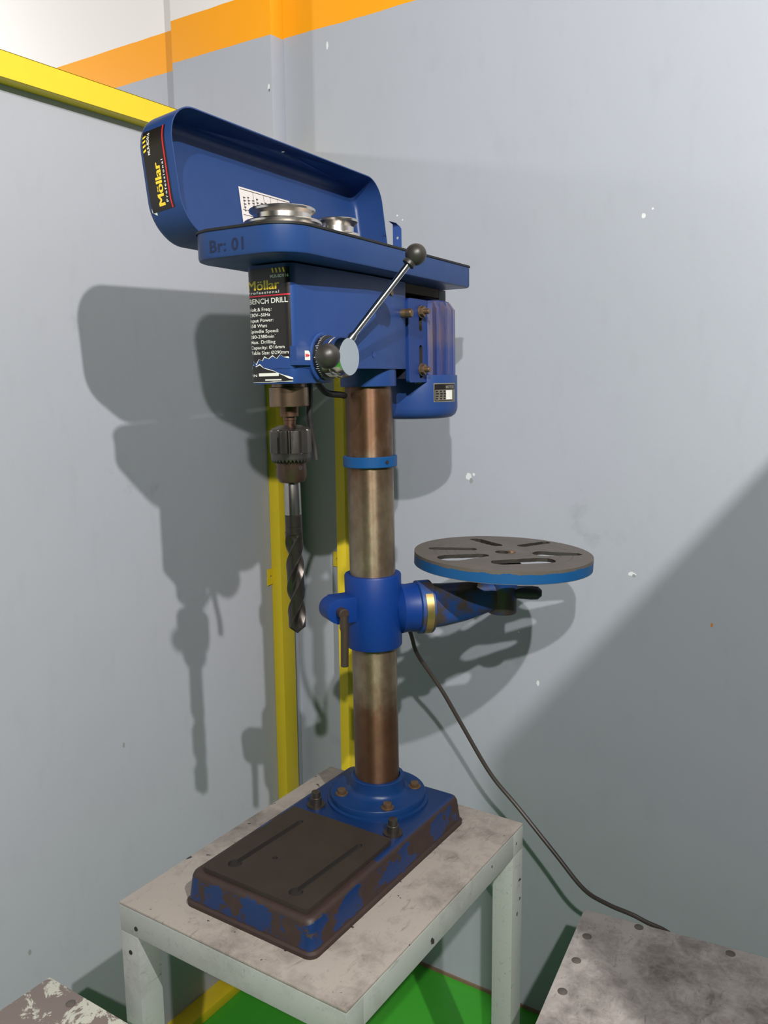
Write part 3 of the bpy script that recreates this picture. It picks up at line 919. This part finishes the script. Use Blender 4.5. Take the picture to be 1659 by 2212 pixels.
# latch tab on the rear wall of the tray
lt = MB()
mtab = MH @ Matrix(((1, 0, 0, 0), (0, 0, -1, TB + .0005), (0, 1, 0, 0), (0, 0, 0, 1)))
lt.plate([(-.0665, .890), (-.0500, .890), (-.0500, .990), (-.0530, .995), (-.0665, .999)], [circle(-.0575, .9755, .0024, 10)], -.0012, .0, 0, mtab)
lt.add([MH @ Vector(q) for q in [(-.0665, TB, .999), (-.0530, TB, .995), (-.0560, TB - .008, .9995), (-.0690, TB - .010, 1.0035)]], [(0, 1, 2, 3)])
lt.build('latch_tab', blue_paint('scuffed_tab', (0.03, 0.075, 0.25, 1), 0.5, 0.10), tray)

def pulley(name, v, prof, mat='alu'):
    return MB().lathe(prof, 56, 0, MH @ Matrix.Translation((0, v, 0))).build(name, mat, dp, angle=0.5)
pulley('spindle_pulley', VS, [(.044, .886), (.062, .888), (.064, .892), (.052, .897), (.052, .905), (.058, .911), (.058, .9135), (.046, .9165), (.046, .9250), (.0505, .9300), (.0508, .9325), (.0492, .9340), (.0372, .9365), (.0372, .9425), (.0425, .9462), (.0430, .9490), (.0418, .9500), (.0330, .9502), (.0320, .9480), (.012, .9480), (.011, .9530)])
pulley('idler_pulley', -.0735, [(.026, .886), (.046, .890), (.047, .900), (.040, .904), (.040, .914), (.041, .924), (.0335, .9335), (.0335, .9355), (.0250, .9385), (.0250, .9455), (.0310, .9520), (.0316, .9545), (.0305, .9555), (.010, .9557)])
pulley('motor_pulley', .150, [(.020, .886), (.036, .890), (.036, .900), (.027, .905), (.027, .917), (.031, .924), (.030, .927), (.012, .928)], 'dark_bolt')

# cover, hinged open on the left edge of the tray
LW, LF, LB, LD = 0.166, -0.2935, 0.236, 0.059
TH = math.radians(97.0)
ca, sa_ = math.cos(TH), math.sin(TH)
def lid(a, b, c): return MH @ Vector((-0.0835 + a * ca - c * sa_, b, 0.9165 + a * sa_ + c * ca))
LR = [.052, .052, .040, .040]
def lring(i, c):
    return [lid(x, y, c) for x, y in rrect(i, LW - i, LF + i, LB - i, [max(r - i, .004) for r in LR], 10)]
e = .007
lrs = [lring(e * 1.6, LD), lring(e * .6, LD - e * .25), lring(e * .12, LD - e * .75), lring(0, LD - e * 1.4), lring(0, 0), lring(t, 0), lring(t, LD - e * 1.4 - t), lring(t + e * .15, LD - e * .75 - t), lring(t + e * .65, LD - e * .25 - t), lring(e * 1.7, LD - t)]
cover = MB().rings(lrs).build('belt_cover', 'blue_sheet', dp, angle=0.8)
# drilled hole in the upper wall
cut = MB()
hp = lid(LW - .02, -0.0205, .022)
ax = (lid(LW, 0, .022) - lid(LW - .02, 0, .022)).normalized()
cut.tube([hp, hp + ax * .04], .0033, 14)
cu = cut.build('cutter', 'blue_sheet', None)
cu.data.transform(Matrix.Translation((0, 0, 0)))
mod = cover.modifiers.new('hole', 'BOOLEAN')
mod.object = cu
mod.operation = 'DIFFERENCE'
mod.solver = 'EXACT'
bpy.context.view_layer.update()
dg = bpy.context.evaluated_depsgraph_get()
me2 = bpy.data.meshes.new_from_object(cover.evaluated_get(dg))
cover.modifiers.clear()
if len(me2.polygons) > 50: cover.data = me2
bpy.data.objects.remove(cu)

def wrap_lid(s, c, off, K=1.22):
    c = c * K + .002
    """s along the front wall from the hinge upwards, c depth"""
    R = LR[0]
    mid = LW / 2
    fl = mid - R
    d_ = s - mid
    sg = -1 if d_ < 0 else 1
    if abs(d_) <= fl: a_, b_, na, nb = s, LF, 0, -1
    else:
        an = (abs(d_) - fl) / R
        a_, b_, na, nb = mid + sg * (fl + R * math.sin(an)), LF + R - R * math.cos(an), sg * math.sin(an), -math.cos(an)
    return lid(a_ + na * off, b_ + nb * off, c)
ll = Print(wrap_lid)
S0, S1 = .036, .138
ll.put(grid2d(S0, S1, .0075, .0385, 20, 1), 0, .0004)
ll.put(([(S0 - .004, .034), (S0 + .002, .033), (S0 + .006, .039), (S0 + .001, .0395)], [(0, 1, 2, 3)]), 2, .0003)
ll.put(grid2d(S0, S1, .0095, .0112, 20, 1), 3, .0007)
for dx_ in (-.0007, 0, .0007): ll.put(text2d('Möllar', S0 + .006 + dx_, .0185, .052, .0088), 1, .0007 + dx_ * .1)
ll.put(text2d('Professional', S0 + .008, .0136, .052, .0026, .02, 1.4), 2, .0007)
ll.put(text2d('MLR-BD016', .106, .0290, .028, .0032, .02), 2, .0007)
for i in range(4):
    x = .112 + i * .0058
    ll.put(([(x, .0338), (x + .0026, .0338), (x + .0008, .0378), (x - .0018, .0378)], [(0, 1, 2, 3)]), 1, .0007)
ll.build('cover_label', ['lbl_black', 'lbl_yellow', 'lbl_white', 'lbl_red'], cover, flip=False)
# speed chart inside the cover
ch = MB()
def chart(b, a, off): return lid(a, b, LD - t - off)
class PC(Print): pass
ch = PC(chart)
B0, B1, A0, A1 = -.097, .030, .026, .1085
ch.put(grid2d(B0, B1, A0, A1), 0, .0006)
def rect(b0, b1, a0, a1): ch.put(grid2d(b0, b1, a0, a1), 1, .0010)
w = .0007
rect(B0 + .002, B1 - .002, A1 - .0034, A1 - .0026)
for a in (.0755, .0680, .0580, .0480, .0390): rect(B0 + .003, B1 - .003, a, a + w)
for b in (B0 + .032, B0 + .058, B0 + .075, B0 + .094): rect(b, b + w, A0 + .003, A1 - .003)
rc = random.Random(5)
for i in range(11):
    b = B0 + .007 + i * .0105
    top_ = A1 - .010 - rc.uniform(0, .006)
    for j in range(rc.randint(3, 5)):
        hgt_ = rc.uniform(.0025, .0042)
        rect(b, b + rc.uniform(.004, .0065), top_ - hgt_ * .45, top_)
        rect(b + .001, b + .0022, top_ - hgt_, top_)
        top_ -= hgt_ + .0012
ch.build('speed_chart', ['paper', 'paper_ink'], cover, flip=False)
# hinge barrels
for b in (-0.16, 0.10):
    MB().tube([MH @ Vector((-0.0845, b - .02, .9135)), MH @ Vector((-0.0845, b + .02, .9135))], .0035, 12).build('hinge', 'blue_sheet', tray)

# --- motor behind the column
VM, RM = 0.1645, 0.0700
MM = MH @ Matrix.Translation((0, VM, 0))
motor = MB().lathe([(0.0, .8660), (.030, .8655), (.048, .8600), (.0570, .8570), (.0580, .8500), (.0580, .7300)], 56, 0, MM).build('motor', 'dusty_blue', dp, angle=0.5)
MB().lathe([(.0640, .7385), (.0695, .7380), (.0700, .7365), (.0700, .6850), (.0690, .6790), (.0660, .6730), (.0605, .6690), (.0520, .6672), (.0, .6668)], 56, 0, MM).build('motor_end_cap', 'blue', motor, angle=0.7)
fin = MB()
fin.rings([[(.0560, -.0046, z), (.0670 + d0, -.0026, z), (.0670 + d0, .0026, z), (.0560, .0046, z)] for z, d0 in ((.7375, 0), (.8440, 0), (.8555, -.008))], 0)
fin_me = fin.mesh('cooling_fin', [M['dusty_blue']])
for i in range(22):
    a = 2 * PI * i / 22 + 0.06
    if math.cos(a - math.radians(180)) > 0.95: continue
    link('cooling_fin', fin_me, motor, MM @ Matrix.Rotation(a, 4, 'Z'))
sa2 = math.radians(-58)
MB().lathe([(.0055, 0), (.0055, .0010), (.0035, .0016), (.0, .0014)], 16, 0, MM @ Matrix.Rotation(sa2, 4, 'Z') @ Matrix.Translation((RM - .0004, 0, .7300)) @ Matrix.Rotation(PI / 2, 4, 'Y')).build('cap_screw', 'bolt', motor)
def wrap_motor(s, z, off):
    a = math.radians(-14) + s / RM
    return MM @ Vector(((RM + off) * math.cos(a), (RM + off) * math.sin(a), z))
mp = Print(wrap_motor)
mp.put(grid2d(-.030, .022, .6945, .7250, 12, 1), 0, .0005)
mp.put(grid2d(-.0285, .0205, .6960, .7235, 12, 1), 1, .0008)
mp.put(text2d('MOTOR', -.0060, .7165, .022, .0045, .03), 0, .0011)
mp.put(grid2d(-.0275, .0195, .6970, .7145, 12, 1), 2, .0010)
mp.put(grid2d(-.006, .010, .6985, .7135, 5, 1), 3, .0012)
for r_ in range(4):
    for c_ in range(3):
        b0_ = -.0260 + c_ * .0075
        mp.put(grid2d(b0_, b0_ + .0035 + .001 * ((r_ * 7 + c_ * 3) % 3), .6990 + r_ * .0039, .7012 + r_ * .0039), 1, .0012)
mp.build('nameplate', ['plate', 'lbl_black', flat('nameplate_grey', srgb(96, 92, 84), .5), 'lbl_white'], motor, flip=False)
# slotted mounting plate between head and motor
mpl = MH @ Matrix(((0, 0, 1, 0), (1, 0, 0, 0), (0, 1, 0, 0), (0, 0, 0, 1)))     # plate xy -> v, z
mount = MB()
mount.plate(rrect(.052, .1185, .7270, .8560, .005, 3), [capsule((.0930, .8420), (.0930, .8120), .0055), capsule((.0930, .7800), (.0930, .7380), .0055)], .0415, .0470, 0, mpl, 1)
mo = mount.build('motor_mount', [blue_paint('mount_blue', (.010, .036, .165, 1), .4, .03), M['dark']], dp)
MB().box(-.040, .0410, .050, .112, .7330, .8520, 0, MH).build('slide_block', flat('dark_slide', srgb(16, 20, 36), .6), mo)
for z in (.8370, .7470):
    nb = MB()
    m_ = MH @ Matrix.Translation((.0470, .0930, z)) @ Matrix.Rotation(PI / 2, 4, 'Y')
    nb.lathe([(.0098, 0), (.0098, .002)], 20, 0, m_)
    nb.plate([(x * .0088, y * .0088) for x, y in hexp], [], .002, .008, 0, m_)
    nb.lathe([(.0042, .008), (.0042, .0155), (.0036, .0160)], 14, 0, m_)
    nb.build('slide_bolt', 'bolt', mo, bevel=.0006)
MB().box(.000, .030, .195, .222, .8560, .8810, 0, MH).build('rear_bracket', flat('dark_bracket', srgb(40, 42, 56), .6), mo, bevel=.001)
MB().box(-.044, .032, .0560, .1900, .8660, .8800, 0, MH).build('motor_plate', flat('dusty_brown_plate', srgb(84, 70, 56), .8), mo)

# --- cables
def spline(P, n=8):
    P = [Vector(p) for p in P]
    out = []
    for i in range(len(P) - 1):
        p0, p1, p2, p3 = P[max(i - 1, 0)], P[i], P[i + 1], P[min(i + 2, len(P) - 1)]
        for j in range(n):
            t_ = j / n
            out.append(0.5 * ((2 * p1) + (-p0 + p2) * t_ + (2 * p0 - 5 * p1 + 4 * p2 - p3) * t_ ** 2 + (-p0 + 3 * p1 - 3 * p2 + p3) * t_ ** 3))
    out.append(P[-1])
    return out
MB().tube(spline([(-.050, .130, .675), (-.056, .105, .60), (-.056, .100, .45), (-.030, .112, .36), (-.0064, .12, .3048), (-.0107, .15, .2558), (.0001, .18, .2103), (.0174, .2, .1681), (.0422, .225, .1028), (.0871, .25, .0121), (.1388, .26, -.0445), (.2158, .25, -.1066), (.2755, .232, -.1440), (.325, .214, -.1455), (.3832, .214, -.1530), (.44, .24, -.20), (.47, .28, -.40)]), .0038, 10).build('power_cord', 'cord', dp)
MB().tube([MH @ Vector(q) for q in spline([(-.012, -.122, .735), (-.010, -.112, .7240), (-.008, -.0960, .7140), (-.006, -.062, .7110), (-.020, -.032, .709)])], .0048, 10).build('switch_cable', 'rubber', dp)
MB().tube([MH @ Vector(q) for q in spline([(-.006, -.1440, .738), (-.006, -.1450, .712), (-.006, -.1475, .680), (-.004, -.1405, .645), (-.002, -.1400, .622)])], [.0050] * 33, 10).build('hanging_cable', 'rubber', dp)

# ------------------------------------------------------------------ the drill bit held in the chuck
tip = MS @ Vector((0, 0, .3865))
db = thing('drill_bit', 'long dark twist drill bit with bright shank held in the chuck', 'drill bit', tuple(tip))
MB().lathe([(.0100, .6010), (.0112, .5975), (.0115, .5530), (.0110, .5525)], 32, 0, MS).build('shank', 'shank', db)
MB().lathe([(.0112, .5524), (.0115, .5520), (.0116, .5370), (.0112, .5368), (.0112, .5358), (.0116, .5354), (.0117, .5265), (.0105, .5255)], 32, 0, MS).build('neck', 'hss', db)
R_, n = .0122, 48
rings = []
zs = [.5290 - i * (.5290 - .3960) / 90 for i in range(91)]
for z in zs + [.3915, .3880, .3866]:
    if z >= .3960: s_ = 1.0
    else: s_ = max((z - .3862) / (.3960 - .3862), 0.04)
    run = min(1.0, max(0.0, (.5290 - z) / .012))
    ph = 2 * PI * z / .130 + 0.9
    ring = []
    for i in range(n):
        a = 2 * PI * i / n
        m_ = (a % PI) / PI
        r = R_
        if m_ < .50: r = R_ * (1 - .60 * run * math.sin(PI * m_ / .50) ** 1.0)
        elif m_ > .56: r = R_ * (1 - .045 * run)
        ring.append(Vector((r * s_ * math.cos(a + ph), r * s_ * math.sin(a + ph), z)))
    rings.append(ring)
MB().rings(rings, 0, MS).build('flutes', 'hss', db, angle=0.55)
